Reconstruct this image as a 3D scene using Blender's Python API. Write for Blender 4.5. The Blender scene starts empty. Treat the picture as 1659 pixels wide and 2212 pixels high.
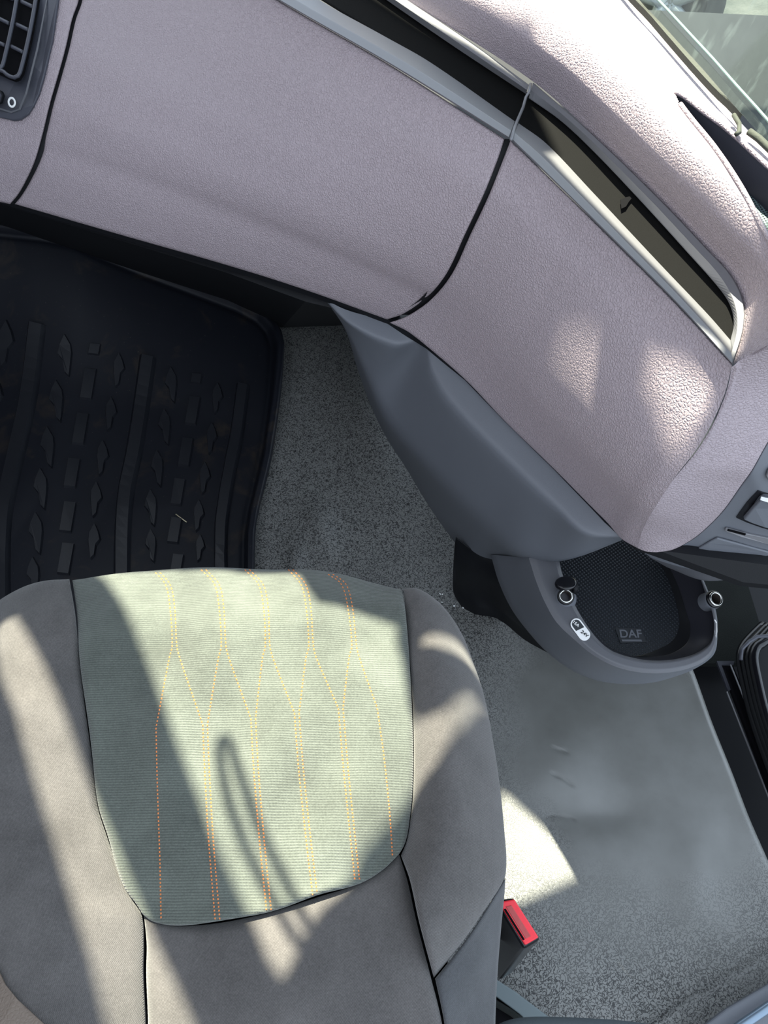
import bpy, bmesh, math, random
from mathutils import Vector, Matrix
from mathutils.bvhtree import BVHTree
random.seed(4)
SC = bpy.context.scene
COL = SC.collection
# ------------------------------------------------------------------ camera, world, sun, exposure
CAM = Vector((0, 0, 1.25)); PITCH = math.radians(30); F = 1661.0
cd = bpy.data.cameras.new('camera'); cam = bpy.data.objects.new('camera', cd); COL.objects.link(cam)
cam.location = CAM; cam.rotation_euler = (PITCH, 0, 0)
cd.sensor_fit = 'AUTO'; cd.sensor_width = 36; cd.lens = F / 2212 * 36; cd.clip_start = .01
SC.camera = cam
SUN = Vector((-.12, .57, 1)).normalized()          # towards the sun
sd = bpy.data.lights.new('sun', 'SUN'); sd.energy = 24; sd.angle = math.radians(.55); sd.color = (1, .965, .76)
so = bpy.data.objects.new('sun', sd); COL.objects.link(so); so.rotation_euler = SUN.to_track_quat('Z', 'Y').to_euler()
wd = bpy.data.worlds.new('world'); SC.world = wd; wd.use_nodes = True
nt = wd.node_tree; bg = nt.nodes['Background']
# overcast-bright sky: brighter and bluer towards the front of the cab, dim towards the sleeper behind
tc = nt.nodes.new('ShaderNodeTexCoord'); sx = nt.nodes.new('ShaderNodeSeparateXYZ')
nt.links.new(tc.outputs['Generated'], sx.inputs[0])
rp = nt.nodes.new('ShaderNodeValToRGB'); dt = nt.nodes.new('ShaderNodeVectorMath'); dt.operation = 'DOT_PRODUCT'; dt.inputs[1].default_value = (.62, .15, 0)
nt.links.new(tc.outputs['Generated'], dt.inputs[0])
mr = nt.nodes.new('ShaderNodeMapRange'); nt.links.new(dt.outputs['Value'], mr.inputs[0]); mr.inputs[1].default_value = -.7; mr.inputs[2].default_value = .8
nt.links.new(mr.outputs[0], rp.inputs[0])
rp.color_ramp.elements[0].position = 0; rp.color_ramp.elements[0].color = (.48, .51, .56, 1)
rp.color_ramp.elements[1].position = .9; rp.color_ramp.elements[1].color = (.76, .90, 1.06, 1)
nt.links.new(rp.outputs[0], bg.inputs[0]); bg.inputs[1].default_value = 2.5
SC.view_settings.view_transform = 'Standard'; SC.view_settings.look = 'None'
SC.view_settings.exposure = 0; SC.view_settings.gamma = 1; SC.view_settings.use_curve_mapping = False

# ------------------------------------------------------------------ helpers
cp, sp = math.cos(PITCH), math.sin(PITCH)
def ray(px, py):
    u, v = px - 829.5, 1106 - py
    return Vector((u, cp*v + sp*F, -(cp*F - sp*v)))
def W(px, py, z):
    """point of the cab at height z seen at photo position px, py"""
    if .58 < z < 1: k_ = min(1, (z-.58)/.22); z -= .03 * k_*k_*(3-2*k_)      # dash top sits a little lower than the first estimate
    d = ray(px, py); return CAM + d * ((z - CAM.z) / d.z)
def lerp(a, b, t): return tuple(x + (y-x)*t for x, y in zip(a, b))
def resample(pts, ts):
    """Catmull-Rom through pts (tuples) at chord fractions ts"""
    n = len(pts)
    if n == 2: return [lerp(pts[0], pts[1], t) for t in ts]
    L = [0]
    for a, b in zip(pts, pts[1:]):
        L.append(L[-1] + max(1e-6, math.sqrt(sum((x-y)**2 for x, y in zip(a[:2], b[:2])))))
    out = []
    for t in ts:
        s = t * L[-1]; i = 0
        while i < n-2 and s > L[i+1]: i += 1
        h = L[i+1]-L[i]; k = min(1, max(0, (s-L[i])/h))
        res = []
        for c in range(len(pts[0])):
            p1, p2 = pts[i][c], pts[i+1][c]
            m1 = (pts[i+1][c]-pts[i-1][c])/(L[i+1]-L[i-1])*h if i > 0 else (p2-p1)
            m2 = (pts[i+2][c]-pts[i][c])/(L[i+2]-L[i])*h if i < n-2 else (p2-p1)
            k2, k3 = k*k, k*k*k
            res.append((2*k3-3*k2+1)*p1+(k3-2*k2+k)*m1+(-2*k3+3*k2)*p2+(k3-k2)*m2)
        out.append(tuple(res))
    return out
def link(name, me, mat, parent=None, smooth=True):
    o = bpy.data.objects.new(name, me); COL.objects.link(o)
    if mat is not None: me.materials.append(mat)
    if smooth: me.polygons.foreach_set('use_smooth', [True]*len(me.polygons))
    if parent is not None:
        o.parent = parent
    return o
def mesh(name, vs, fs, mat, parent=None, smooth=True):
    me = bpy.data.meshes.new(name)
    off = org(parent)
    me.from_pydata([tuple(Vector(v)-off) for v in vs], [], fs); me.update()
    return link(name, me, mat, parent, smooth)
def org(parent):
    off = Vector((0, 0, 0))
    while parent is not None:
        off += parent.location; parent = parent.parent
    return off
def tag(o, label=None, cat=None, group=None, kind=None):
    if label: o['label'] = label
    if cat: o['category'] = cat
    if group: o['group'] = group
    if kind: o['kind'] = kind
    return o
def thing(name, label, cat, loc, group=None):
    o = bpy.data.objects.new(name, None); COL.objects.link(o); o.location = loc; o.empty_display_size = .05
    return tag(o, label, cat, group)
def params(n, L, r):
    if r <= 0 or r/L > .3: return [i/n for i in range(n+1)]
    e = [0, .06, .2, .45, .75, 1.0]
    a = [x*r/L for x in e]
    m = [r/L + (1-2*r/L)*i/n for i in range(1, n)]
    return a + m + [1-x for x in reversed(a)]
BVH = {}
def panel(name, top, bottom, left, right, mat, parent=None, n=60, m=40, r=.004, skirt=.012, disp=None,
          sides='tblr', solid=True, skirt_dir=None, zf=None):
    """surface spanned by four boundary curves (photo x, y, height), rounded over at its edges, with a return flange"""
    left = [top[0]] + list(left) + [bottom[0]]; right = [top[-1]] + list(right) + [bottom[-1]]
    def clean(c):
        o = [c[0]]
        for p in c[1:]:
            if abs(p[0]-o[-1][0])+abs(p[1]-o[-1][1]) > .5: o.append(p)
        if len(o) < 2: o.append(c[-1])
        return o
    left, right = clean(left), clean(right)
    def plen(c):
        w = [W(*p) for p in c]; return sum((b-a).length for a, b in zip(w, w[1:]))
    LS = (plen(top)+plen(bottom))/2; LT = (plen(left)+plen(right))/2
    ss = params(n, LS, r); ts = params(m, LT, r)
    T, B = resample(top, ss), resample(bottom, ss); Lf, R = resample(left, ts), resample(right, ts)
    P00, P10, P01, P11 = T[0], T[-1], B[0], B[-1]
    G = []; PX = []
    for j, t in enumerate(ts):
        row = []; prow = []
        for i, s in enumerate(ss):
            q = [(1-t)*T[i][c]+t*B[i][c]+(1-s)*Lf[j][c]+s*R[j][c]
                 - ((1-s)*(1-t)*P00[c]+s*(1-t)*P10[c]+(1-s)*t*P01[c]+s*t*P11[c]) for c in range(3)]
            if zf: q[2] += zf(q[0], q[1], s, t)
            row.append(W(*q)); prow.append((q[0], q[1]))
        G.append(row); PX.append(prow)
    N, M = len(ss), len(ts)
    def normal(G, i, j):
        a = G[j][min(i+1, N-1)] - G[j][max(i-1, 0)]; b = G[min(j+1, M-1)][i] - G[max(j-1, 0)][i]
        c = b.cross(a)
        if c.length < 1e-12: return Vector((0, 0, 1))
        c.normalize()
        return c
    NR = [[normal(G, i, j) for i in range(N)] for j in range(M)]
    mid = NR[M//2][N//2]
    if mid.dot(CAM - G[M//2][N//2]) < 0: NR = [[-x for x in r_] for r_ in NR]
    vs = []
    for j in range(M):
        for i in range(N):
            h = disp(*PX[j][i]) if disp else 0
            sink = 0
            if r > 0:
                d = 9
                if 'l' in sides: d = min(d, ss[i]*LS)
                if 'r' in sides: d = min(d, (1-ss[i])*LS)
                if 't' in sides: d = min(d, ts[j]*LT)
                if 'b' in sides: d = min(d, (1-ts[j])*LT)
                if d < r: sink = r - math.sqrt(max(0, r*r-(r-d)**2))
            vs.append(G[j][i] + NR[j][i]*h + (G[j][i]-CAM).normalized()*sink)
    fs = [(j*N+i, j*N+i+1, (j+1)*N+i+1, (j+1)*N+i) for j in range(M-1) for i in range(N-1)]
    if skirt > 0:
        loop = [(i, 0) for i in range(N)] + [(N-1, j) for j in range(1, M)] + [(i, M-1) for i in range(N-2, -1, -1)] + [(0, j) for j in range(M-2, 0, -1)]
        b0 = len(vs)
        for (i, j) in loop:
            d = skirt_dir if skirt_dir is not None else (G[j][i]-CAM).normalized()
            vs.append(vs[j*N+i] + d*skirt)
        K = len(loop)
        for k in range(K):
            a = loop[k]; b = loop[(k+1) % K]
            fs.append((a[1]*N+a[0], b0+k, b0+(k+1) % K, b[1]*N+b[0]))
    o = mesh(name, vs, fs, mat, parent)
    BVH[o.name] = BVHTree.FromPolygons([tuple(v) for v in vs], fs)
    return o
def hit(px, py, objs, z=None):
    """first surface of objs met at photo position; returns point, normal (facing the viewer)"""
    d = ray(px, py).normalized(); best = None
    for o in objs:
        h = BVH[o.name].ray_cast(CAM, d)
        if h[0] is not None and (best is None or h[3] < best[2]): best = (h[0], h[1], h[3])
    if best is None:
        return W(px, py, z if z is not None else .5), Vector((0, 0, 1))
    n = best[1] if best[1].dot(d) < 0 else -best[1]
    return best[0], n
def in_poly(x, y, P):
    c = False; n = len(P)
    for i in range(n):
        x1, y1 = P[i][:2]; x2, y2 = P[(i+1) % n][:2]
        if (y1 > y) != (y2 > y) and x < (x2-x1)*(y-y1)/(y2-y1)+x1: c = not c
    return c
def seg_d(x, y, P):
    best = 1e9
    for (a, b) in zip(P, P[1:]):
        dx, dy = b[0]-a[0], b[1]-a[1]; L = dx*dx+dy*dy
        t = max(0, min(1, ((x-a[0])*dx+(y-a[1])*dy)/L))
        best = min(best, math.hypot(x-a[0]-t*dx, y-a[1]-t*dy))
    return best
def slab(name, pts, mat, parent=None, thick=.003, lift=.001, on=None, z=None, bevel=0, smooth=False):
    """flat-ish plate whose outline follows pts on the surface it sits on"""
    top = []; nn = Vector((0, 0, 0))
    for p in pts:
        if on: q, n_ = hit(p[0], p[1], on, z)
        else: q, n_ = W(p[0], p[1], p[2] if len(p) > 2 else z), Vector((0, 0, 1))
        top.append(q); nn += n_
    nn.normalize()
    bm = bmesh.new(); off = org(parent)
    vt = [bm.verts.new(q + nn*lift - off) for q in top]
    f = bm.faces.new(vt); bm.normal_update()
    if f.normal.dot(nn) < 0: f.normal_flip()
    r_ = bmesh.ops.extrude_face_region(bm, geom=[f])
    ev = [e for e in r_['geom'] if isinstance(e, bmesh.types.BMVert)]
    for v in ev: v.co += nn*thick
    bmesh.ops.recalc_face_normals(bm, faces=bm.faces)
    me = bpy.data.meshes.new(name); bm.to_mesh(me); bm.free()
    o = link(name, me, mat, parent, smooth)
    if bevel:
        b = o.modifiers.new('bevel', 'BEVEL'); b.width = bevel; b.segments = 3; b.limit_method = 'ANGLE'
    return o
def tube(name, pts, rad, mat, parent=None, seg=8, closed=False, flat=1.0, up=None):
    """round bar along world points"""
    off = org(parent); n = len(pts); vs = []; fs = []
    prev = None
    for i, p in enumerate(pts):
        a = pts[(i-1) % n] if (closed or i > 0) else p; b = pts[(i+1) % n] if (closed or i < n-1) else p
        t = (b-a).normalized()
        ref = up if up is not None else (prev if prev is not None else (Vector((0, 0, 1)) if abs(t.z) < .9 else Vector((1, 0, 0))))
        x = ref - t*ref.dot(t)
        if x.length < 1e-6: x = t.orthogonal()
        x.normalize(); y = t.cross(x); prev = x
        rr = rad[i] if isinstance(rad, (list, tuple)) else rad
        for k in range(seg):
            a_ = 2*math.pi*k/seg
            vs.append(p + x*math.cos(a_)*rr*flat + y*math.sin(a_)*rr)
    for i in range(n if closed else n-1):
        for k in range(seg):
            i2 = (i+1) % n
            fs.append((i*seg+k, i*seg+(k+1) % seg, i2*seg+(k+1) % seg, i2*seg+k))
    if not closed:
        fs.append(tuple(range(seg))[::-1]); fs.append(tuple((n-1)*seg+k for k in range(seg)))
    return mesh(name, vs, fs, mat, parent)
def tube_on(name, px, rad, mat, parent, on, lift=0, k=4, z=None, flat=1.0):
    ts = [i/(len(px)*k) for i in range(len(px)*k+1)]
    pts = []
    for q in resample(px, ts):
        p, n_ = hit(q[0], q[1], on, z); pts.append(p + n_*lift)
    return tube(name, pts, rad, mat, parent, flat=flat)
def lathe(name, prof, O, axis, mat, parent=None, seg=40, xd=None):
    """prof = list of (radius, height along axis)"""
    axis = axis.normalized(); x = (xd or Vector((1, 0, 0))); x = (x - axis*x.dot(axis)).normalized(); y = axis.cross(x)
    vs = []; fs = []
    for (r_, h) in prof:
        for k in range(seg):
            a = 2*math.pi*k/seg; vs.append(O + axis*h + (x*math.cos(a)+y*math.sin(a))*r_)
    for j in range(len(prof)-1):
        for k in range(seg): fs.append((j*seg+k, j*seg+(k+1) % seg, (j+1)*seg+(k+1) % seg, (j+1)*seg+k))
    return mesh(name, vs, fs, mat, parent)
def boxes(name, blist, mat, parent=None, bevel=0):
    """blist: (lo, hi) world corner pairs, one mesh"""
    vs = []; fs = []
    for lo, hi in blist:
        b = len(vs)
        for z in (lo[2], hi[2]):
            vs += [Vector((lo[0], lo[1], z)), Vector((hi[0], lo[1], z)), Vector((hi[0], hi[1], z)), Vector((lo[0], hi[1], z))]
        fs += [(b, b+3, b+2, b+1), (b+4, b+5, b+6, b+7)] + [(b+i, b+(i+1) % 4, b+4+(i+1) % 4, b+4+i) for i in range(4)]
    o = mesh(name, vs, fs, mat, parent, smooth=False)
    if bevel:
        m_ = o.modifiers.new('bevel', 'BEVEL'); m_.width = bevel; m_.segments = 3
    return o
def text_mesh(name, s, O, xdir, ydir, size, mat, parent=None, ext=.0003, bold=0):
    c = bpy.data.curves.new(name, 'FONT'); c.body = s; c.size = size; c.extrude = ext; c.offset = bold
    c.align_x = 'CENTER'; c.align_y = 'CENTER'
    t = bpy.data.objects.new(name, c); COL.objects.link(t)
    me = bpy.data.meshes.new_from_object(t.evaluated_get(bpy.context.evaluated_depsgraph_get()))
    bpy.data.objects.remove(t)
    x = xdir.normalized(); z = x.cross(ydir).normalized(); y = z.cross(x)
    M = Matrix((x, y, z)).transposed().to_4x4(); M.translation = O - org(parent); me.transform(M)
    return link(name, me, mat, parent, smooth=False)

# ------------------------------------------------------------------ materials
class NB:
    def __init__(s, name):
        s.m = bpy.data.materials.new(name); s.m.use_nodes = True; s.t = s.m.node_tree
        s.b = s.t.nodes['Principled BSDF']; s.tc = s.t.nodes.new('ShaderNodeTexCoord')
        s.co = s.tc.outputs['Object']
    def n(s, typ, **kw):
        x = s.t.nodes.new('ShaderNode'+typ)
        for k, v in kw.items(): setattr(x, k, v)
        return x
    def l(s, a, b): s.t.links.new(a, b)
    def val(s, sock, v):
        if hasattr(v, 'is_linked') or isinstance(v, bpy.types.NodeSocket): s.l(v, sock)
        else: sock.default_value = v
    def noise(s, scale, detail=2, rough=.5, co=None, dist=0):
        x = s.n('TexNoise'); s.l(co or s.co, x.inputs['Vector']); x.inputs['Scale'].default_value = scale
        x.inputs['Detail'].default_value = detail; x.inputs['Roughness'].default_value = rough; x.inputs['Distortion'].default_value = dist
        return x.outputs[0]
    def math(s, op, a, b=0, c=0):
        x = s.n('Math', operation=op); s.val(x.inputs[0], a); s.val(x.inputs[1], b); s.val(x.inputs[2], c); return x.outputs[0]
    def mix(s, f, a, b):
        x = s.n('Mix', data_type='RGBA'); s.val(x.inputs[0], f)
        for i, v in ((6, a), (7, b)):
            if isinstance(v, bpy.types.NodeSocket): s.l(v, x.inputs[i])
            else: x.inputs[i].default_value = (*v, 1)
        return x.outputs[2]
    def ramp(s, f, a, b):
        x = s.n('MapRange'); s.l(f, x.inputs[0]); x.inputs[1].default_value = a; x.inputs[2].default_value = b; return x.outputs[0]
    def scale(s, v, rot=(0, 0, 0)):
        x = s.n('Mapping'); s.l(s.co, x.inputs[0]); x.inputs['Scale'].default_value = v; x.inputs['Rotation'].default_value = rot; return x.outputs[0]
    def bump(s, h, strength=.5, dist=.001):
        x = s.n('Bump'); s.l(h, x.inputs['Height']); x.inputs['Strength'].default_value = strength; x.inputs['Distance'].default_value = dist
        s.l(x.outputs[0], s.b.inputs['Normal']); return x
    def col(s, c):
        s.val(s.b.inputs['Base Color'], c if isinstance(c, bpy.types.NodeSocket) else (*c, 1))
    def fin(s, rough=.5, metal=0, spec=.5):
        s.val(s.b.inputs['Roughness'], rough); s.b.inputs['Metallic'].default_value = metal; s.b.inputs['Specular IOR Level'].default_value = spec
        return s.m
def simple(name, c, rough=.5, metal=0, spec=.5, grain=0, gs=900, var=.08):
    k = NB(name)
    f = k.noise(9, 3)
    k.col(k.mix(f, tuple(x*(1-var) for x in c), tuple(x*(1+var) for x in c)))
    if grain: k.bump(k.noise(gs, 2), grain, .0006)
    return k.fin(rough, metal, spec)
def leather(name, c, rough=.5, st=.6, sc=330):
    k = NB(name)
    v = k.n('TexVoronoi', feature='DISTANCE_TO_EDGE'); w = k.n('TexNoise'); k.l(k.co, w.inputs['Vector']); w.inputs['Scale'].default_value = sc*.6
    ad = k.n('VectorMath', operation='MULTIPLY_ADD'); k.l(w.outputs[1], ad.inputs[0]); ad.inputs[1].default_value = (.003,)*3; k.l(k.co, ad.inputs[2])
    k.l(ad.outputs[0], v.inputs['Vector']); v.inputs['Scale'].default_value = sc
    h = k.ramp(v.outputs[0], 0, .28)
    h2 = k.math('ADD', h, k.noise(sc*1.7, 2))
    k.col(k.mix(k.noise(5, 3), tuple(x*.95 for x in c), tuple(x*1.05 for x in c)))
    k.bump(h2, st, .0007)
    return k.fin(rough, 0, .4)
M = {}
M['leather'] = leather('dash leatherette', (.345, .288, .312), .5, .8)
M['slate'] = simple('slate plastic', (.120, .128, .148), .48, grain=.25, gs=1400)
M['slate_light'] = simple('grey plastic', (.088, .090, .102), .42, grain=.25, gs=1400)
M['black'] = simple('black plastic', (.0055, .006, .008), .55, spec=.25, grain=.2)
M['black_gloss'] = simple('gloss black plastic', (.006, .006, .008), .22)
M['vent'] = simple('vent plastic', (.050, .052, .068), .45, grain=.2, gs=1400)
M['wall'] = simple('tray wall plastic', (.022, .022, .030), .4)
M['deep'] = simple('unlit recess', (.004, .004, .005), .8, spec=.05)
M['silver'] = simple('satin silver', (.20, .20, .215), .45, .3, grain=.1, gs=2000, var=.03)
M['chrome'] = simple('chrome', (.65, .65, .63), .18, 1)
M['white'] = simple('white print', (.80, .80, .80), .5)
M['print'] = simple('dark print', (.03, .035, .04), .5)
M['red'] = simple('red plastic', (.78, .018, .035), .38, grain=.3, gs=400)
M['carpet'] = simple('dark carpet', (.016, .018, .017), .95, spec=.1, grain=.9, gs=500, var=.4)
M['seal'] = simple('old rubber seal', (.040, .046, .036), .8, grain=.8, gs=300, var=.3)
M['gobo_mat'] = simple('gobo_sheet', (.25, .24, .22), .9)  # for the added sheet overhead that shapes the sunlight
# fluffy black shelf liner with dust
k = NB('dusty liner'); d = k.noise(750, 4, .75); f = k.ramp(d, .68, .80)
k.col(k.mix(f, (.004, .004, .004), (.045, .043, .036))); M['liner'] = (k.bump(d, .5, .0008), k.fin(.85, 0, .1))[1]
# rubber with moulded dimples
k = NB('dimpled rubber')
mp = k.scale((1, 1, 1), (0, 0, math.radians(12)))
s3 = k.n('SeparateXYZ'); k.l(mp, s3.inputs[0])
fr = 2*math.pi/.0058
a = k.math('SINE', k.math('MULTIPLY', s3.outputs[0], fr)); b = k.math('SINE', k.math('MULTIPLY', s3.outputs[1], fr))
h = k.ramp(k.math('MULTIPLY', a, b), .15, .75)
k.col(k.mix(h, (.014, .017, .022), (.042, .050, .062))); k.bump(h, .9, .0012); M['dimple'] = k.fin(.42)
# rubber mat with dried dirt
k = NB('mat rubber'); d = k.ramp(k.noise(11, 5, .65, dist=.6), .57, .80); sp_ = k.ramp(k.noise(420, 2), .74, .78)
c1 = k.mix(d, (.0065, .0075, .012), (.035, .027, .020)); k.col(k.mix(k.math('MULTIPLY', sp_, .6), c1, (.16, .14, .12)))
k.bump(k.noise(700, 2), .15, .0004); M['mat'] = k.fin(.5, 0, .28)
M['tread'] = simple('raised tread rubber', (.010, .011, .015), .38, spec=.5, grain=.15)
# vinyl floor: worm-grain, worn smooth by feet
k = NB('worm grain vinyl')
nz = k.noise(235, 1, .4, dist=.6); w = k.math('ABSOLUTE', k.math('SUBTRACT', nz, .5)); line = k.ramp(w, .015, .085)
geo = k.n('NewGeometry'); vd = k.n('VectorMath', operation='DISTANCE'); k.l(k.co, vd.inputs[0]); vd.inputs[1].default_value = (.40, .27, 0)
near = k.n('MapRange'); k.l(k.math('ADD', vd.outputs['Value'], k.math('MULTIPLY', k.math('SUBTRACT', k.noise(9, 4), .5), .25)), near.inputs[0])
near.inputs[1].default_value = .16; near.inputs[2].default_value = .34; wear = near.outputs[0]      # 0 worn .. 1 fresh
line2 = k.math('ADD', k.math('MULTIPLY', line, wear), k.math('MULTIPLY', k.math('SUBTRACT', 1, wear), .85))
dirt = k.noise(7, 5, .6)
base = k.mix(dirt, (.142, .145, .140), (.205, .207, .198))
worn = k.mix(dirt, (.060, .060, .050), (.235, .24, .235))
c = k.mix(wear, worn, base)
k.col(k.mix(line2, (.016, .016, .017), c)); k.bump(line2, .55, .0009)
k.val(k.b.inputs['Roughness'], .42); M['floor'] = k.fin(k.math('ADD', k.math('MULTIPLY', wear, .16), k.ramp(k.noise(8, 4), -.35, 1.9)), 0, .6)
# woven seat fabrics
def fabric(name, c, lines, st=.7, sc=1.0):
    k = NB(name); s3 = k.n('SeparateXYZ'); k.l(k.co, s3.inputs[0])
    wob = k.math('MULTIPLY', k.noise(60, 2), .0012)
    a = k.math('SINE', k.math('MULTIPLY', k.math('ADD', s3.outputs[1], wob), 2*math.pi/(.0023*sc)))
    b = k.math('SINE', k.math('MULTIPLY', s3.outputs[0], 2*math.pi/(.0013*sc)))
    if lines: h = k.math('ADD', k.math('MULTIPLY', a, .5), k.math('MULTIPLY', k.math('MULTIPLY', a, b), .35))
    else: h = k.math('MULTIPLY', k.math('MULTIPLY', a, b), .6)
    h01 = k.ramp(h, -.8, .8)
    f = k.math('ADD', k.math('MULTIPLY', k.noise(14, 4, .65), .6), k.math('MULTIPLY', k.noise(600, 2), .4))
    c1 = k.mix(k.ramp(f, .35, .65), tuple(x*.72 for x in c), tuple(x*1.3 for x in c))
    k.col(k.mix(h01, k.mix(.55, c1, (.006, .006, .006)), c1))
    k.bump(h01, st, .0008)
    k.b.inputs['Sheen Weight'].default_value = .25; k.b.inputs['Sheen Roughness'].default_value = .5
    return k.fin(.9, 0, .15)
M['weave'] = fabric('ribbed seat weave', (.115, .128, .112), True)
M['bolster'] = fabric('bolster cloth', (.108, .100, .098), False, .5)
M['bolster_dark'] = fabric('plain side cloth', (.066, .068, .074), False, .4, .7)
M['tan'] = leather('tan vinyl', (.13, .10, .08), .5, .4)
M['thread'] = simple('orange thread', (.62, .20, .06), .8)
M['piping'] = simple('seam shadow cord', (.010, .010, .010), .9)
# windscreen glass, dusty with run marks
k = NB('dirty glass')
vm = k.scale((60, 60, 2.2)); st = k.ramp(k.noise(1.0, 3, .6, co=vm), .56, .66)
dust = k.ramp(k.noise(45, 5, .7), .35, .8)
fac = k.math('MULTIPLY_ADD', st, .30, k.math('MULTIPLY_ADD', dust, .12, .06))
tr = k.n('BsdfTransparent'); tr.inputs[0].default_value = (.80, .90, .86, 1)
df = k.n('BsdfDiffuse'); df.inputs[0].default_value = (.26, .32, .30, 1)
gl = k.n('BsdfGlossy'); gl.inputs['Roughness'].default_value = .05
mx = k.n('MixShader'); k.l(fac, mx.inputs[0]); k.l(tr.outputs[0], mx.inputs[1]); k.l(df.outputs[0], mx.inputs[2])
mx2 = k.n('MixShader'); mx2.inputs[0].default_value = .06; k.l(mx.outputs[0], mx2.inputs[1]); k.l(gl.outputs[0], mx2.inputs[2])
out = [x for x in k.t.nodes if x.type == 'OUTPUT_MATERIAL'][0]; k.l(mx2.outputs[0], out.inputs[0]); M['glass'] = k.m
k = NB('speaker mesh'); s3 = k.n('SeparateXYZ'); k.l(k.scale((1, 1, 1), (0, 0, .5)), s3.inputs[0])
a = k.math('SINE', k.math('MULTIPLY', s3.outputs[0], 2*math.pi/.0034)); b = k.math('SINE', k.math('MULTIPLY', s3.outputs[1], 2*math.pi/.0044))
h = k.ramp(k.math('MULTIPLY', a, b), .2, .5); k.col(k.mix(h, (.13, .19, .20), (.008, .012, .014))); k.bump(k.math('SUBTRACT', 1, h), .6, .0008); M['mesh'] = k.fin(.5)
k = NB('yard asphalt'); d = k.noise(2.6, 6, .7); k.col(k.mix(k.ramp(d, .35, .65), (.018, .024, .020), (.085, .085, .078))); k.bump(k.noise(60, 3), .5, .01); M['yard'] = k.fin(.9)
M['tyre'] = simple('tyre rubber', (.02, .02, .02), .8)
M['alloy'] = simple('wheel alloy', (.30, .32, .33), .4, .6)

# ------------------------------------------------------------------ floor of the cab
def hump(x, y, cx, cy, rx, ry, h, rot=0):
    c, s = math.cos(rot), math.sin(rot); dx, dy = x-cx, y-cy
    a = (dx*c+dy*s)/rx; b = (-dx*s+dy*c)/ry
    return h*math.exp(-(a*a+b*b))
RIDGE = [(1380, 2232), (1500, 2155), (1600, 2093), (1720, 2025)]
def floor_disp(x, y):
    h = hump(x, y, 690, 1140, 34, 60, .014, -.35) + hump(x, y, 800, 930, 70, 150, .022, -.35) + hump(x, y, 640, 1215, 22, 60, .010)
    h += hump(x, y, 1215, 1640, 60, 90, .006) - hump(x, y, 1255, 1755, 120, 38, .006) + hump(x, y, 1300, 1880, 180, 90, .006)
    h += hump(x, y, 1500, 1900, 50, 120, .006)
    for cr in ([(1195, 1618), (1208, 1624), (1222, 1625)], [(1196, 1674), (1218, 1684), (1234, 1697)], [(1180, 1765), (1200, 1760), (1238, 1768)]):
        d = seg_d(x, y, cr)
        if d < 12: h -= .0022*math.exp(-(d/2.8)**2)
    d = seg_d(x, y, RIDGE)
    if d < 40: h += .009*math.exp(-(d/8)**2)
    return h
floor = panel('floor', [(-500, 420, 0), (500, 560, 0), (1100, 1000, 0), (1400, 1180, 0)],
              [(-500, 2600, 0), (500, 2600, 0), (1300, 2600, 0), (1960, 2600, 0)],
              [(-500, 1500, 0)],
              [(1440, 1310, 0), (1500, 1455, 0), (1538, 1560, 0), (1580, 1665, 0), (1618, 1765, 0), (1655, 1850, 0), (1720, 2000, 0), (1850, 2330, 0)],
              M['floor'], n=330, m=330, r=.012, skirt=.30, disp=floor_disp, sides='r', skirt_dir=Vector((0, 0, -1)))
tag(floor, kind='structure')
# passenger door lining, below the side window
door = boxes('wall_left', [((-.95, -1.0, 0), (-.90, 1.25, 1.02))], simple('door lining', (.09, .085, .09), .6)); tag(door, kind='structure')
# lower well on the driver's side
lo = W(1400, 2300, -.3)
well = boxes('floor_well', [((-.3, -.9, -.32), (2.2, 1.6, -.30))], M['black']); tag(well, kind='structure')
# front bulkhead behind and below the dashboard
bt = [(-600, 250, .48), (31, 420, .48), (500, 560, .48), (665, 620, .48), (835, 660, .48), (1000, 760, .46)]
bb = [(-600, 440, .24), (31, 476, .20), (500, 632, .07), (612, 690, -.01), (760, 684, -.01), (1000, 690, -.01)]
bh = mesh('wall_front', [W(*p) for p in bt+bb], [(i, i+1, i+7, i+6) for i in range(5)], M['black'], smooth=False)
sm = bh.modifiers.new('thick', 'SOLIDIFY'); sm.thickness = .02; tag(bh, kind='structure')

# ------------------------------------------------------------------ rubber floor mat
def matz(x, y):
    t = max(0, min(1, (760-y)/300)); return .012 + .20*t*t + .03*max(0, min(1, (1000-y)/300))
mat_t = thing('floor_mat', 'black rubber floor mat with moulded ribs and tread pattern in the footwell', 'floor mat', W(300, 950, 0))
mo = [(-300, 440), (-100, 465), (0, 480), (90, 490), (170, 505), (240, 537), (310, 566), (420, 607), (520, 645), (570, 672), (600, 705), (613, 745)]
mr = [(611, 800), (605, 870), (596, 940), (588, 990), (574, 1050), (560, 1110), (553, 1160), (552, 1300)]
def Z(l): return [(x, y, matz(x, y)) for x, y in l]
EDGE = mo + mr
def mat_disp(x, y):
    d = seg_d(x, y, EDGE)
    h = .016*math.exp(-((d-13)/7)**2) + .010*math.exp(-((d-4)/4)**2) - .004*math.exp(-((d-27)/5)**2)
    h += .004*max(0, math.sin(x*.02+y*.013))*max(0, min(1, (y-980)/120))
    return h
base = panel('mat_base', Z(mo), Z([(-300, 1600), (150, 1600), (552, 1600)]), Z([(-300, 800), (-300, 1200)]), Z(mr), M['mat'], mat_t, n=190, m=190, r=.004, skirt=.012, disp=mat_disp, sides='tr')
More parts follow.
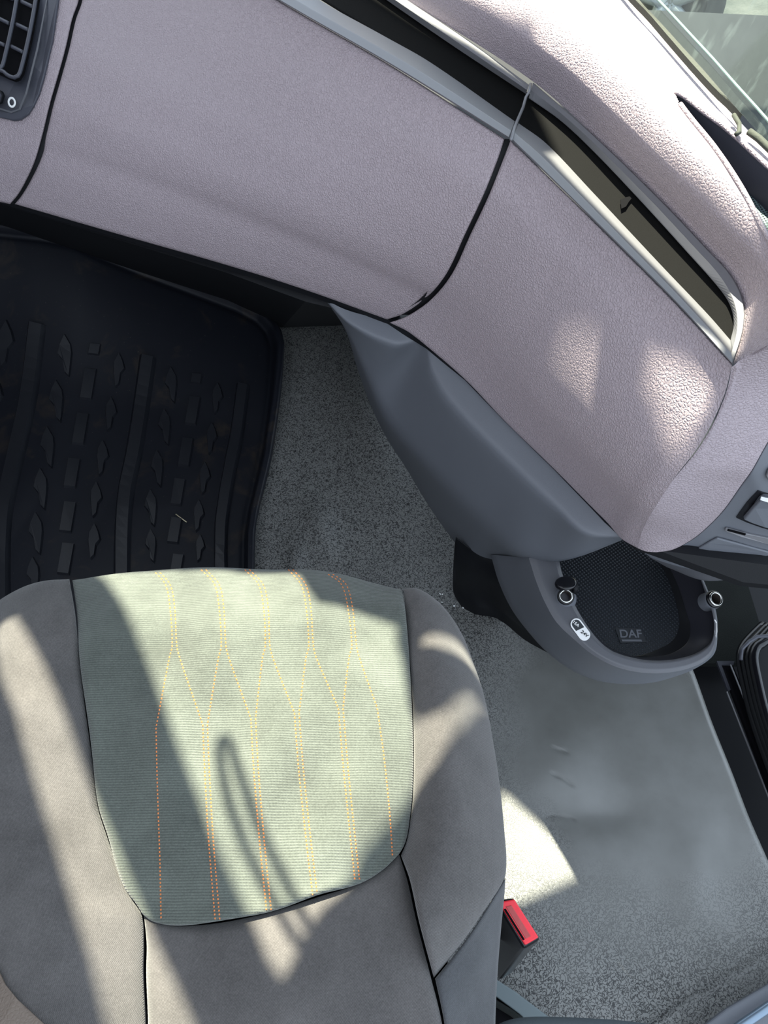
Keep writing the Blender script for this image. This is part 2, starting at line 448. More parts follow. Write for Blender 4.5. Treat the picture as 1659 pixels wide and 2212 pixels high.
# moulded ribs and tread blocks, one raised pattern
def rib_poly(c0, c1, w): return [(c0[0]-w, c0[1]), (c0[0]+w, c0[1]+6), (c1[0]+w, c1[1]), (c1[0]-w, c1[1])]
pat = bmesh.new(); poff = org(mat_t)
def raised(poly, h=.006, inset=3.0):
    cx = sum(p[0] for p in poly)/len(poly); cy = sum(p[1] for p in poly)/len(poly)
    lo_, hi_ = [], []
    for (x, y) in poly:
        p, n_ = hit(x, y, [base], 0); lo_.append(pat.verts.new(p - n_*.001 - poff))
        d = math.hypot(x-cx, y-cy) or 1
        q, n2 = hit(x-(x-cx)/d*inset, y-(y-cy)/d*inset, [base], 0); hi_.append(pat.verts.new(q + n_*h - poff))
    pat.faces.new(hi_)
    for i in range(len(poly)): pat.faces.new((lo_[i], lo_[(i+1) % len(poly)], hi_[(i+1) % len(poly)], hi_[i]))
def longrib(c, w0, h=.012):
    rs = resample(c, [i/24 for i in range(25)])
    for (x0, y0), (x1, y1) in zip(rs, rs[1:]):
        A = []; 
        for (x, y) in ((x0, y0), (x1, y1)):
            for dx, hh in ((-w0*1.25, -.001), (-w0*.75, h), (w0*.75, h), (w0*1.1, -.001)):
                p, n_ = hit(x+dx, y+dx*.25, [base], 0); A.append(pat.verts.new(p+n_*hh-poff))
        for k_ in range(3): pat.faces.new((A[k_], A[k_+1], A[k_+5], A[k_+4]))
longrib([(82, 700), (62, 860), (32, 1000), (8, 1120), (5, 1300)], 17)
longrib([(321, 772), (306, 880), (290, 980), (274, 1060), (266, 1160), (264, 1300)], 16)
longrib([(526, 834), (512, 940), (500, 1000), (486, 1080), (478, 1150), (480, 1300)], 13)
longrib([(-140, 640), (-170, 900), (-200, 1300)], 17)
def leaf(cx, cy, s, mir):
    sh = [(-.05, -.98), (.42, -.5), (.52, -.1), (.42, .45), (.28, 1.0), (-.02, .82), (-.22, .25), (-.6, -.08), (-.42, -.5)]
    raised([(cx + (-1 if mir else 1)*x*30*s + (0), cy + y*48*s) for x, y in sh])
for (cx, cy, s) in [(142, 768, 1), (124, 867, 1), (105, 967, .98), (90, 1057, .98), (80, 1153, 1), (74, 1245, .9)]: leaf(cx, cy, s, False)
for (cx, cy, s) in [(257, 800, .82), (240, 895, .82), (222, 990, .85), (208, 1080, .85), (204, 1170, .85)]: leaf(cx, cy, s, True)
for (cx, cy, s) in [(371, 832, .86), (357, 923, .88), (341, 1013, .88), (327, 1098, .88), (327, 1180, .8)]: leaf(cx, cy, s, False)
for (cx, cy, s) in [(470, 861, .76), (458, 948, .76), (443, 1034, .78), (430, 1115, .76), (433, 1185, .66)]: leaf(cx, cy, s, True)
for (cx, cy, s) in [(14, 742, 1.1), (-10, 860, 1.1)]: leaf(cx, cy, s, True)
def blk(cx, cy, w, h): raised([(cx-w+h*.16, cy-h), (cx+w+h*.16, cy-h+3), (cx+w-h*.16, cy+h), (cx-w-h*.16, cy+h-3)])
for (cx, cy, h) in [(204, 755, 14), (191, 830, 36), (174, 927, 36), (156, 1023, 34), (147, 1118, 35), (143, 1208, 36)]: blk(cx, cy, 13, h)
for (cx, cy, h) in [(425, 819, 13), (417, 888, 33), (402, 978, 33), (385, 1064, 31), (378, 1147, 30), (383, 1220, 24)]: blk(cx, cy, 12, h)
bmesh.ops.recalc_face_normals(pat, faces=pat.faces)
pm = bpy.data.meshes.new('tread_pattern'); pat.to_mesh(pm); pat.free(); tp = link('tread_pattern', pm, M['tread'], mat_t, smooth=False); tag(tp, kind='stuff')
a = [hit(*q, [base])[0]+Vector((0, 0, .004)) for q in ((381, 1113), (393, 1122), (404, 1130))]
tag(tube('straw', a, .0009, simple('dry straw', (.55, .48, .33), .8)), 'short pale bit of straw lying on the black rubber mat', 'straw')

# ------------------------------------------------------------------ dashboard
dash = thing('dashboard', 'mauve grey leatherette dashboard curving round the footwell with silver trimmed shelf', 'dashboard', (0, .75, .5))
lseam = [(215, -240, .80), (178, 0, .715), (164, 42, .70), (150, 104, .68), (133, 166, .655), (116, 225, .63), (100, 291, .595), (83, 349, .565), (62, 395, .535), (46, 422, .515), (31, 441, .50)]
rseam = [(1090, 300, .80), (1075, 345, .785), (1045, 420, .755), (1005, 505, .70), (965, 590, .63), (920, 645, .57), (870, 680, .525), (835, 692, .50)]
def crease_lid(x, y):    # soft horizontal fold across the lower third of the lid
    f = 315 + .30*(x-100) + .00011*(x-100)**2
    return -.0045*(1/(1+math.exp(-(y-f)/8)))*math.exp(-max(0, y-f)/90.)
lid_top = [(215, -240, .80), (600, 0, .80), (850, 145, .80), (1090, 300, .80)]
lid_bot = [(31, 441, .50), (250, 505, .50), (500, 577, .50), (665, 630, .50), (835, 692, .50)]
lid = panel('glovebox_lid', lid_top, lid_bot, lseam[1:-1], rseam[1:-1], M['leather'], dash, n=150, m=90, r=.005, skirt=.03, disp=crease_lid)
vent_top = [(-420, -600, .80), (205, -240, .80)]
vp = panel('vent_surround', vent_top, [(-420, 330, .50), (-100, 415, .50), (22, 441, .50)],
           [(-440, -100, .68)], [(p[0]-8-(i > 0)*0, p[1], p[2]) for i, p in enumerate(lseam[1:-1])], M['leather'], dash, n=80, m=90, r=.006, skirt=.03)
cr_top = [(1103, 303, .80), (1200, 397, .80), (1330, 525, .80), (1460, 655, .80), (1582, 787, .80)]
cr_bot = [(842, 697, .50), (880, 716, .50), (922, 748, .50), (1006, 821, .50), (1091, 910, .50), (1200, 1016, .50), (1283, 1100, .50), (1313, 1130, .50), (1343, 1164, .50), (1377, 1184, .50)]
creasel = [(1582, 787, .80), (1562, 860, .765), (1515, 955, .718), (1455, 1035, .668), (1412, 1100, .612), (1388, 1145, .55), (1377, 1184, .50)]
def crease_c(x, y):
    d = seg_d(x, y, [(838, 745), (1000, 900), (1200, 1085)])
    return 0
corner = panel('corner_panel', cr_top, cr_bot, [(p[0]+11, p[1]+2, p[2]) for p in rseam[1:-1]], creasel[1:-1], M['leather'], dash, n=120, m=110, r=.004, skirt=.03, sides='tlb', zf=lambda x, y, s, t: .018*math.sin(math.pi*t)*min(1, max(0, (s-.3)/.5)))
# silver/dark bead that outlines the corner panel along the seam
edge_r = [(1582, 787, .80), (1660, 745, .83), (1780, 700, .86)]
brd = [(1760, 800, .78), (1659, 954, .70), (1625, 1014, .665), (1603, 1045, .635), (1560, 1105, .58), (1516, 1149, .54), (1484, 1172, .515), (1451, 1188, .503), (1419, 1193, .50)]
def crease_s(x, y):
    d = seg_d(x, y, [(1586, 790), (1562, 862), (1515, 957), (1458, 1033)])
    return .003*math.exp(-((d-5)/5.)**2)*max(0, min(1, (1040-y)/60))
side = panel('side_pad', edge_r, [(1377, 1184, .50), (1395, 1191, .50), (1419, 1193, .50)], creasel[1:-1], brd[:-1], M['leather'], dash, n=60, m=110, r=.004, skirt=.02, sides='r', disp=crease_s)
topb = [(700, -125, .80), (880, 0, .80), (1150, 175, .80), (1280, 290, .80), (1430, 435, .80), (1530, 540, .80), (1580, 595, .80), (1606, 650, .80), (1606, 710, .80), (1584, 787, .80)]
topt = [(1020, -420, .865), (1340, -20, .865), (1400, 44, .865), (1500, 158, .865), (1590, 255, .865), (1660, 320, .865), (1950, 560, .865)]
RECESS = [(1458, 200), (1475, 208), (1520, 243), (1570, 280), (1659, 361), (1700, 398), (1700, 580), (1659, 515), (1600, 405), (1545, 322), (1490, 254), (1466, 222)]
pad = panel('top_pad', topb, topt, [(730, -155, .818), (790, -205, .843), (900, -300, .866)], [(1605, 774, .808), (1640, 762, .822), (1700, 735, .845), (1800, 670, .866)], M['leather'], dash, n=260, m=150, r=.0, skirt=.0)
# open the speaker recess in the pad
me = pad.data; bm = bmesh.new(); bm.from_mesh(me); off = org(dash)
def to_px(p):
    q = p - CAM; u = q.x; f_ = q.y*sp - q.z*cp; v = q.y*cp + q.z*sp
    return 829.5 + F*u/f_, 1106 - F*v/f_
kill = [f for f in bm.faces if in_poly(*to_px(f.calc_center_median()+off), RECESS)]
bmesh.ops.delete(bm, geom=kill, context='FACES'); bm.to_mesh(me); bm.free()
RZ = .838
rim = [hit(x, y, [pad], RZ)[0] for x, y in RECESS]
def loft(name, A, B, mat, parent, closed=True):
    n = len(A); vs = A+B; fs = [(i, (i+1) % n, n+(i+1) % n, n+i) for i in range(n if closed else n-1)]
    return mesh(name, vs, fs, mat, parent, smooth=False)
sg = bpy.data.objects.new('speaker_recess', None); COL.objects.link(sg); sg.parent = dash
up = Vector((0, 0, 1))
tube('recess_lip', [p+up*.0005 for p in resample([tuple(p) for p in rim], [i/160 for i in range(160)]) for p in [Vector(p)]], .0022, M['leather'], sg, closed=False)
loft('recess_wall', rim, [Vector((p.x, p.y, .803)) for p in rim], M['vent'], sg)
mesh('recess_floor', [W(x, y, .833) for x, y in ((1440, 190), (1480, 190), (1700, 360), (1780, 420), (1780, 620), (1650, 530), (1560, 370))], [tuple(range(7))], M['vent'], sg, smooth=False)
slab('ledge', [(1512, 262), (1570, 306), (1659, 374), (1692, 400), (1692, 450), (1659, 425), (1560, 335)], M['black'], sg, thick=.004, lift=0, z=.836)
slab('speaker_grille', [(1545, 332), (1600, 358), (1659, 412), (1692, 440), (1692, 560), (1659, 508), (1604, 408), (1562, 350)], M['mesh'], sg, thick=.002, lift=0, z=.834)

# trim strips round the shelf
def strip(name, outer, inner, zo, zi, ridge, zr, parent=dash, mat=None, n=80):
    to = [(x, y, zo) for x, y in outer]; ti = [(x, y, zi) for x, y in inner]
    ts = [i/n for i in range(n+1)]
    O_, I_ = resample(to, ts), resample(ti, ts)
    vs = []; prof = [(0, zo-.012), (0, zo), (.06, zo+.003), (ridge, zr), (ridge+.04, zr), (.95, zi+.001), (1, zi), (1, zi-.015)]
    for a_, b_ in zip(O_, I_):
        for (f_, z) in prof:
            q = lerp(a_, b_, f_); vs.append(W(q[0], q[1], z))
    K = len(prof)
    fs = [(i*K+j, i*K+j+1, (i+1)*K+j+1, (i+1)*K+j) for i in range(n) for j in range(K-1)]
    o = mesh(name, vs, fs, mat or M['silver'], parent, smooth=False)
    BVH[o.name] = BVHTree.FromPolygons([tuple(v) for v in vs], fs); return o
ZT = .803
strip('lower_trim', [(425, -108), (600, 0), (850, 144), (1098, 298)], [(500, -125), (690, 0), (830, 78), (930, 135), (1112, 262)], ZT, .795, .40, ZT+.004)
strip('lower_trim', [(1106, 303), (1200, 395), (1330, 523), (1460, 653), (1582, 787)], [(1120, 266), (1180, 310), (1280, 415), (1430, 575), (1530, 680), (1578, 735)], ZT, .795, .40, ZT+.004)
strip('upper_trim', [(700, -125), (880, 0), (1010, 86), (1143, 183)], [(650, -130), (835, 0), (980, 100), (1136, 203)], ZT-.003, .794, .55, ZT-.001)
strip('upper_trim', [(1152, 178), (1280, 290), (1430, 435), (1530, 540), (1580, 595), (1606, 650), (1606, 710), (1582, 787)], [(1142, 212), (1210, 260), (1280, 325), (1380, 430), (1480, 540), (1555, 625), (1578, 662), (1585, 700), (1578, 735)], ZT-.003, .794, .45, ZT-.001)
# black dusty shelf liner
panel('shelf_liner', [(640, -140, .790), (835, -2, .790), (980, 96, .790), (1140, 200, .790), (1210, 256, .790), (1280, 321, .790), (1380, 426, .790), (1480, 536, .790), (1560, 621, .790), (1590, 690, .790)],
      [(500, -130, .790), (690, -2, .790), (830, 82, .790), (930, 139, .790), (1112, 266, .790), (1180, 316, .790), (1280, 421, .790), (1430, 581, .790), (1530, 686, .790), (1584, 745, .790)],
      [], [], M['liner'], dash, n=120, m=12, r=0, skirt=.01)
tube('shelf_joint', [W(x, y, z) for x, y, z in ((1147, 180, .808), (1143, 198, .803), (1136, 210, .797), (1130, 232, .796), (1117, 262, .798), (1112, 275, .806), (1104, 302, .808))], .0016, M['silver'], dash)
leaf_shade = slab('leaf_shadow', [(1340, 432, .7935), (1350, 428, .7935), (1360, 425, .7935), (1366, 427, .7935), (1358, 437, .7935), (1352, 447, .7935), (1342, 452, .7935)], M['deep'], None, thick=.0006, lift=0)  # thin near-black plate standing in for a small leaf-shaped shadow
tag(leaf_shade, 'tiny leaf-shaped shadow patch laid on the dusty black dashboard shelf', 'shadow')

# lower slate panel below the corner
lp_top = [(690, 640, .49), (745, 668, .49), (838, 697, .49), (922, 745, .49), (1006, 818, .49), (1091, 907, .49), (1200, 1013, .49), (1300, 1117, .49), (1352, 1162, .49)]
r1 = [(700, 646, 0.486), (755, 700, 0.484), (850, 745, 0.482), (911, 741, 0.484), (930, 800, 0.48), (956, 851, 0.478), (1006, 910, 0.478), (1091, 995, 0.478), (1200, 1098, 0.48), (1262, 1152, 0.48), (1345, 1162, 0.483)]
r2 = [(705, 650, 0.46), (752, 720, 0.44), (790, 815, 0.38), (825, 897, 0.34), (859, 944, 0.33), (964, 1054, 0.33), (1049, 1134, 0.33), (1112, 1196, 0.33), (1180, 1212, 0.35), (1250, 1200, 0.4), (1343, 1165, 0.46)]
e3 = [(706, 652, 0.44), (748, 715, 0.4), (775, 800, 0.29), (800, 870, 0.22), (835, 945, 0.17), (880, 1015, 0.15), (930, 1098, 0.15), (985, 1175, 0.15), (1012, 1204, 0.16), (1110, 1210, 0.22), (1182, 1216, 0.29), (1250, 1203, 0.35), (1343, 1167, 0.45)]
ts = [i/140 for i in range(141)]
R = [resample(c, ts) for c in (lp_top, r1, r2, e3)]
vs = []; fs = []
sets = []
for a_, b_, nsub in ((R[0], R[1], 8), (R[1], R[2], 12), (R[2], R[3], 8)):
    for j in range(nsub): sets.append([lerp(p, q, j/nsub) for p, q in zip(a_, b_)])
sets.append(R[3])
for _ in range(2):     # soften the two folds slightly
    s2 = [list(x) for x in sets]
    for j in range(1, len(sets)-1):
        for i in range(141): s2[j][i] = tuple((sets[j-1][i][c]+2*sets[j][i][c]+sets[j+1][i][c])/4 for c in range(3))
    sets = s2
sets.append([(p[0]-3, p[1]-4, p[2]-.015) for p in sets[-1]])
for row in sets: vs += [W(*p) for p in row]
fs = [(j*141+i, j*141+i+1, (j+1)*141+i+1, (j+1)*141+i) for j in range(len(sets)-1) for i in range(140)]
low = mesh('lower_panel', vs, fs, M['slate'], dash); BVH[low.name] = BVHTree.FromPolygons([tuple(v) for v in vs], fs)

def backing(seam, w0, w1):
    a_ = resample(seam, [i/40 for i in range(41)]); vs = []
    for (x, y, z) in a_:
        for dx in (w0, w1):
            p_ = W(x+dx, y, z); vs.append(p_ + (p_-CAM).normalized()*.009)
    mesh('seam_backing', vs, [(2*i, 2*i+1, 2*i+3, 2*i+2) for i in range(40)], M['black'], dash)
backing(lseam, -26, 16); backing(rseam[:-1], -12, 18)
# switch console at the right
con_top = [(1380, 1184, .487), (1419, 1192, .487), (1451, 1188, .490), (1484, 1172, .502), (1516, 1149, .527), (1560, 1105, .567), (1603, 1045, .622), (1625, 1014, .652), (1659, 954, .687), (1760, 800, .765)]
con_bot = [(1384, 1188, .47), (1408, 1205, .45), (1451, 1220, .445), (1484, 1228, .445), (1527, 1234, .445), (1592, 1239, .45), (1650, 1236, .455), (1720, 1225, .46), (1800, 1200, .48), (1900, 1150, .5)]
console = panel('switch_console', con_top, con_bot, [], [(1860, 950, .66)], M['slate'], dash, n=110, m=60, r=.004, skirt=.03)
slab('button_bezel', [(1637, 1058), (1612, 1085), (1590, 1116), (1612, 1126), (1646, 1138), (1720, 1158), (1730, 1080)], M['black_gloss'], console, .002, -.0005, [console])
b1 = slab('switch_button', [(1645, 1067), (1625, 1088), (1604, 1113), (1622, 1121), (1648, 1130), (1715, 1148), (1725, 1087)], M['slate'], console, .005, .001, [console], bevel=.0015)
slab('button_mark', [(1639, 1062), (1637, 1068), (1659, 1075), (1720, 1090), (1722, 1084), (1660, 1067)], M['white'], console, .001, .006, [console])
slab('switch_button', [(1656, 1012), (1652, 1024), (1655, 1032), (1665, 1036), (1720, 1045), (1730, 1000), (1670, 1000)], M['silver'], console, .003, .001, [console], bevel=.001)
slab('card_slot', [(1568, 1137), (1564, 1141), (1568, 1145), (1600, 1156), (1659, 1172), (1730, 1188), (1735, 1176), (1659, 1159), (1600, 1146)], M['silver'], console, .003, .0, [console], bevel=.001)
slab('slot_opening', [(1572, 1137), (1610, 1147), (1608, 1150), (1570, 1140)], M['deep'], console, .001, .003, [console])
slab('pocket_lid', [(1549, 1158), (1530, 1168), (1500, 1186), (1462, 1210), (1475, 1219), (1520, 1227), (1600, 1231), (1640, 1215), (1700, 1195), (1659, 1188), (1600, 1172)], M['slate'], console, .003, .0, [console], bevel=.0015, smooth=False)
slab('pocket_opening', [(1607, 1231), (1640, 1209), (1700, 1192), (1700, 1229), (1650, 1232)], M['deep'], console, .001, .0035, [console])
under = panel('console_underside', [(1400, 1202, .44), (1500, 1228, .44), (1600, 1236, .44), (1700, 1230, .44)], [(1440, 1225, .40), (1520, 1254, .40), (1603, 1248, .40), (1720, 1232, .40)], [], [], M['slate_light'], dash, n=20, m=6, r=0, skirt=.01)

core = [(x, y, .498) for x, y in ((-600, 250), (31, 438), (250, 502), (500, 574), (665, 627), (838, 690), (922, 742), (1006, 812), (1091, 900), (1200, 1006), (1310, 1120), (1377, 1178), (1419, 1188))]
cw = [W(*p) for p in core] + [Vector((.40, .36, .47)), Vector((.95, .30, .47)), Vector((.95, 1.5, .47)), Vector((-1.3, 1.7, .47))]
vs = cw + [p - Vector((0, 0, .01)) for p in cw]; n0 = len(cw)
mesh('underside', vs, [tuple(range(n0)), tuple(range(2*n0-1, n0-1, -1))] + [(i, (i+1) % n0, n0+(i+1) % n0, n0+i) for i in range(n0)], M['black'], dash, smooth=False)
# air vent
V0 = bpy.data.objects.new('air_vent', None); COL.objects.link(V0); V0.parent = dash
on = [vp]
fr_o = [(136, -30), (130, 0), (117, 90), (100, 165), (88, 205), (76, 232), (64, 250), (48, 261), (34, 263), (0, 255), (-160, 215), (-160, -60)]
me = vp.data; bm = bmesh.new(); bm.from_mesh(me); off = org(dash)
ins_ = [(129, -60), (124, 0), (112, 88), (95, 163), (83, 202), (72, 228), (60, 244), (46, 255), (32, 257), (0, 249), (-200, 205), (-200, -60)]
bmesh.ops.delete(bm, geom=[f for f in bm.faces if in_poly(*to_px(f.calc_center_median()+off), ins_)], context='FACES'); bm.to_mesh(me); bm.free()
slab('vent_frame', fr_o, M['vent'], V0, .004, .0005, on, bevel=.0015, smooth=False)
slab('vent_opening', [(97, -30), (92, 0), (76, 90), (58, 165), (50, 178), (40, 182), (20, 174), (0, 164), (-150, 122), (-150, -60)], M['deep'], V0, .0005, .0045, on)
slab('frame_step', [(110, -10), (108, -10), (84, 110), (60, 205), (46, 238), (30, 243), (0, 234), (0, 238), (30, 247), (50, 240), (64, 206), (88, 110)], M['slate_light'], V0, .0006, .0045, on)
for c in ([(93, -30), (89, 0), (72, 95), (56, 160), (51, 172), (42, 176), (28, 171), (20, 164), (0, 157), (-80, 134)], [(53, -30), (48, 0), (36, 70), (20, 140), (16, 152), (8, 160), (0, 161)], [(8, -20), (4, 0), (-8, 70), (-20, 130)]):
    tube_on('slat', c, .0026, M['vent'], V0, on, .010)
for a_, b_ in (((52, 11), (77, 23)), ((42, 60), (68, 72)), ((31, 106), (57, 119)), ((8, -3), (35, 6)), ((2, 46), (26, 58)), ((-8, 93), (17, 104)), ((62, -36), (86, -26))):
    tube_on('vane', [a_, b_], .0026, M['vent'], V0, on, .006)
slab('vent_wheel', [(-30, 185), (0, 194), (13, 200), (17, 209), (12, 226), (0, 229), (-30, 222)], M['black'], V0, .006, .004, on, bevel=.0015)
slab('wheel_rib', [(12, 204), (16, 209), (12, 223), (8, 222)], M['vent'], V0, .0015, .010, on)
p, n_ = hit(31.6, 223, on); p += n_*.005
sc_ = (p-CAM).length/F
lathe('open_symbol', [(5.2*sc_, 0), (5.2*sc_, .0006), (8.6*sc_, .0006), (8.6*sc_, 0)], p, n_, M['white'], V0)

# ------------------------------------------------------------------ storage tray hanging below the console
tray = thing('storage_tray', 'dark grey oval storage tray with dimpled rubber insert below the dashboard', 'tray', W(1300, 1350, .2))
crest = [(1142, 1205), (1159, 1258), (1177, 1301), (1202, 1344), (1241, 1382), (1283, 1416), (1335, 1442), (1399, 1454), (1463, 1450), (1514, 1433), (1540, 1408), (1547, 1365), (1544, 1322), (1528, 1280), (1510, 1237), (1495, 1205)]
outer = [(1061, 1200), (1078, 1258), (1104, 1314), (1138, 1361), (1181, 1408), (1232, 1446), (1283, 1468), (1335, 1477), (1399, 1476), (1454, 1463), (1506, 1442), (1543, 1412), (1550, 1365), (1547, 1322), (1531, 1280), (1513, 1237), (1500, 1205)]
inner = [(1206, 1200), (1215, 1241), (1241, 1305), (1266, 1348), (1296, 1386), (1326, 1408), (1377, 1423), (1420, 1427), (1463, 1423), (1506, 1410), (1536, 1386), (1542, 1356), (1538, 1322), (1523, 1280), (1506, 1232), (1490, 1200)]
wallb = [(1206, 1198), (1215, 1238), (1241, 1302), (1266, 1345), (1296, 1382), (1326, 1404), (1377, 1419), (1420, 1418), (1454, 1410), (1484, 1388), (1491, 1356), (1480, 1314), (1463, 1262), (1433, 1200)]
linr = [(1205, 1198), (1214, 1238), (1240, 1302), (1265, 1345), (1296, 1382), (1326, 1404), (1370, 1417), (1420, 1403), (1454, 1382), (1467, 1352), (1463, 1314), (1446, 1258), (1418, 1200)]
def ribbon(name, curves, mat, parent, n=120, subs=5, soft=1):
    ts = [i/n for i in range(n+1)]; R = [resample(c, ts) for c in curves]; rows = []
    for a_, b_ in zip(R, R[1:]):
        for j in range(subs): rows.append([lerp(p, q, j/subs) for p, q in zip(a_, b_)])
    rows.append(R[-1])
    for _ in range(soft):
        r2_ = [list(x) for x in rows]
        for j in range(1, len(rows)-1):
            for i in range(n+1): r2_[j][i] = tuple((rows[j-1][i][c]+2*rows[j][i][c]+rows[j+1][i][c])/4 for c in range(3))
        rows = r2_
    vs = [W(*p) for r_ in rows for p in r_]
    fs = [(j*(n+1)+i, j*(n+1)+i+1, (j+1)*(n+1)+i+1, (j+1)*(n+1)+i) for j in range(len(rows)-1) for i in range(n)]
    o = mesh(name, vs, fs, mat, parent); BVH[o.name] = BVHTree.FromPolygons([tuple(v) for v in vs], fs); return o
def zz(c, z): return [(x, y, z) for x, y in c]
ribbon('tray_skirt', [zz(outer, .20), zz([(x-1, y-2) for x, y in outer], .225), zz(crest, .335)], M['slate'], tray, soft=0, subs=6)
shell = ribbon('tray_rim', [zz(crest, .335), zz([((a[0]*3+b[0])/4, (a[1]*3+b[1])/4) for a, b in zip(resample(crest, [i/30 for i in range(31)]), resample(inner, [i/30 for i in range(31)]))], .3385), zz([((a[0]+b[0]*6)/7, (a[1]+b[1]*6)/7) for a, b in zip(resample(crest, [i/30 for i in range(31)]), resample(inner, [i/30 for i in range(31)]))], .3385), zz(inner, .334)], M['slate_light'], tray, soft=0, subs=5)
ribbon('inner_wall', [zz(inner, .331), zz([(x-1, y-1) for x, y in inner], .322), zz(wallb, .292)], M['wall'], tray)
ribbon('tray_groove', [zz(wallb, .2925), zz(linr, .286)], M['black'], tray)
lv = [W(x, y, .287) for x, y, in resample(linr, [i/80 for i in range(81)])]
bm = bmesh.new(); bvs = [bm.verts.new(v-org(tray)) for v in lv] + [bm.verts.new(W(x, y, .287)-org(tray)) for x, y in ((1400, 1150), (1205, 1150))]
f = bm.faces.new(bvs); bm.normal_update()
if f.normal.z < 0: f.normal_flip()
me = bpy.data.meshes.new('rubber_insert'); bm.to_mesh(me); bm.free(); link('rubber_insert', me, M['dimple'], tray, smooth=False)
# logo pad on the insert
ins = W(1360, 1374, .2885)
slab('logo_pad', [(1328, 1357, .2876), (1383, 1358, .2876), (1397, 1388, .2876), (1340, 1390, .2876)], simple('pad rubber', (.020, .023, .028), .5), tray, .0015, 0)
xd = W(1385, 1366, .29)-W(1335, 1366, .29); yd = W(1366, 1350, .29)-W(1358, 1385, .29)
text_mesh('logo_letters', 'DAF', W(1362, 1370, .2899), xd, yd, .0158, M['slate'], tray, .0006, .0003)
slab('logo_bar', [(1342, 1382, .2893), (1385, 1382, .2893), (1387, 1386, .2893), (1344, 1386, .2893)], M['slate'], tray, .0008, 0)
# sockets
def socket(px, py, lean, capped):
    p, n_ = hit(px, py, [shell], .335)
    ax = (n_*.6 + (CAM-p).normalized()*.6 + lean).normalized(); s_ = (p-CAM).length/F
    g = bpy.data.objects.new('power_socket', None); COL.objects.link(g); g.parent = tray
    lathe('boss', [((25 if capped else 18.5)*s_, -.012), ((23 if capped else 18.2)*s_, .000), (17.9*s_, .0045), (17.5*s_, .005)], p, ax, M['slate'], g)
    lathe('collar', [(17.5*s_, .002), (17.5*s_, .007), (16*s_, .0085), (15*s_, .0085), (14.5*s_, .006)], p, ax, M['black_gloss'], g)
    lathe('chrome_ring', [(14.8*s_, .006), (14.5*s_, .010), (13*s_, .011), (11*s_, .0105), (10.5*s_, .008)], p, ax, M['chrome'], g)
    lathe('barrel', [(10.6*s_, .009), (10.2*s_, -.006), (9.6*s_, -.02), (0, -.02)], p, ax, simple('worn socket wall', (.10, .085, .075), .4, .5), g)
    return g, p, ax, s_
g, p, ax, s_ = socket(1221, 1291, Vector((0, 0, 0)), True)
c0 = W(1222, 1261, .357)
vw = (CAM-c0).normalized(); cax = (vw*.50 + Vector((-.12, .866, .5))*.86).normalized()
lathe('socket_cap', [(0, .0035), (17*s_, .0035), (21*s_, .0028), (22.5*s_, .0008), (22*s_, -.001), (18*s_, -.003), (0, -.003)], c0, cax, M['black_gloss'], g, xd=Vector((1, .3, 0)))
tube('cap_hinge', [W(1240, 1262, .352), W(1243, 1272, .346), W(1238, 1281, .340)], .0042, M['black'], g)
g2, p2, ax2, s2 = socket(1537, 1297, Vector((.5, 0, .1)), False)
# voltage label
def on_rim(px, py, lift): 
    p, n_ = hit(px, py, [shell], .337); return p + n_*lift
def capsule(cx, cy, L, w, ang, n=12, half=None):
    d = (math.cos(ang), math.sin(ang)); q = (-d[1], d[0]); out = []
    for k_ in range(n+1):
        a = -math.pi/2+math.pi*k_/n; out.append((cx+d[0]*(L/2-w/2)+d[0]*math.cos(a)*w/2+q[0]*math.sin(a)*w/2, cy+d[1]*(L/2-w/2)+d[1]*math.cos(a)*w/2+q[1]*math.sin(a)*w/2))
    for k_ in range(n+1):
        a = math.pi/2+math.pi*k_/n; out.append((cx-d[0]*(L/2-w/2)+d[0]*math.cos(a)*w/2+q[0]*math.sin(a)*w/2, cy-d[1]*(L/2-w/2)+d[1]*math.cos(a)*w/2+q[1]*math.sin(a)*w/2))
    return out
ang = math.radians(53)
lb = slab('voltage_label', capsule(1253, 1361, 54, 25, ang), M['white'], tray, .0004, .0015, [shell], .337)
d = (math.cos(ang), math.sin(ang)); q = (-d[1], d[0])
cc = capsule(1253-d[0]*12, 1361-d[1]*12, 24, 19, ang)
nn = len(cc)//2
halfp = cc[nn:] + [(1253+d[0]*x+q[0]*y, 1361+d[1]*x+q[1]*y) for x, y in ((1, -9.5), (-3, 9.5))]
slab('amp_field', halfp, M['print'], tray, .0002, .0020, [shell], .337)
def label_text(nm, s, px, py, size, mat):
    O = on_rim(px, py, .0026); a_ = math.radians(38)
    xd = on_rim(px+8*math.cos(a_), py+8*math.sin(a_), .0026)-on_rim(px-8*math.cos(a_), py-8*math.sin(a_), .0026)
    yd = on_rim(px+6*math.sin(a_), py-6*math.cos(a_), .0026)-on_rim(px-6*math.sin(a_), py+6*math.cos(a_), .0026)
    text_mesh(nm, s, O, xd, yd, size, mat, tray, .0001, .0001)
label_text('amp_text', '15A', 1243, 1349, .0056, M['white'])
label_text('volt_text', '24V', 1262, 1371, .0064, M['print'])
slab('voltage_label', [(1543, 1338), (1548, 1345), (1549, 1365), (1546, 1380), (1543, 1365), (1542, 1350)], M['white'], tray, .0004, .001, [shell], .337)
# black pedestal that carries the tray
panel('pedestal', [(985, 1160, .20), (1030, 1190, .20), (1100, 1190, .20)], [(1000, 1296, .03), (1030, 1312, .03), (1085, 1326, .03), (1140, 1368, .08), (1200, 1400, .15)], [(982, 1215, .15), (983, 1265, .06)], [(1160, 1300, .2)], M['black'], tray, n=30, m=30, r=0, skirt=.03, skirt_dir=Vector((0, 0, -1)))

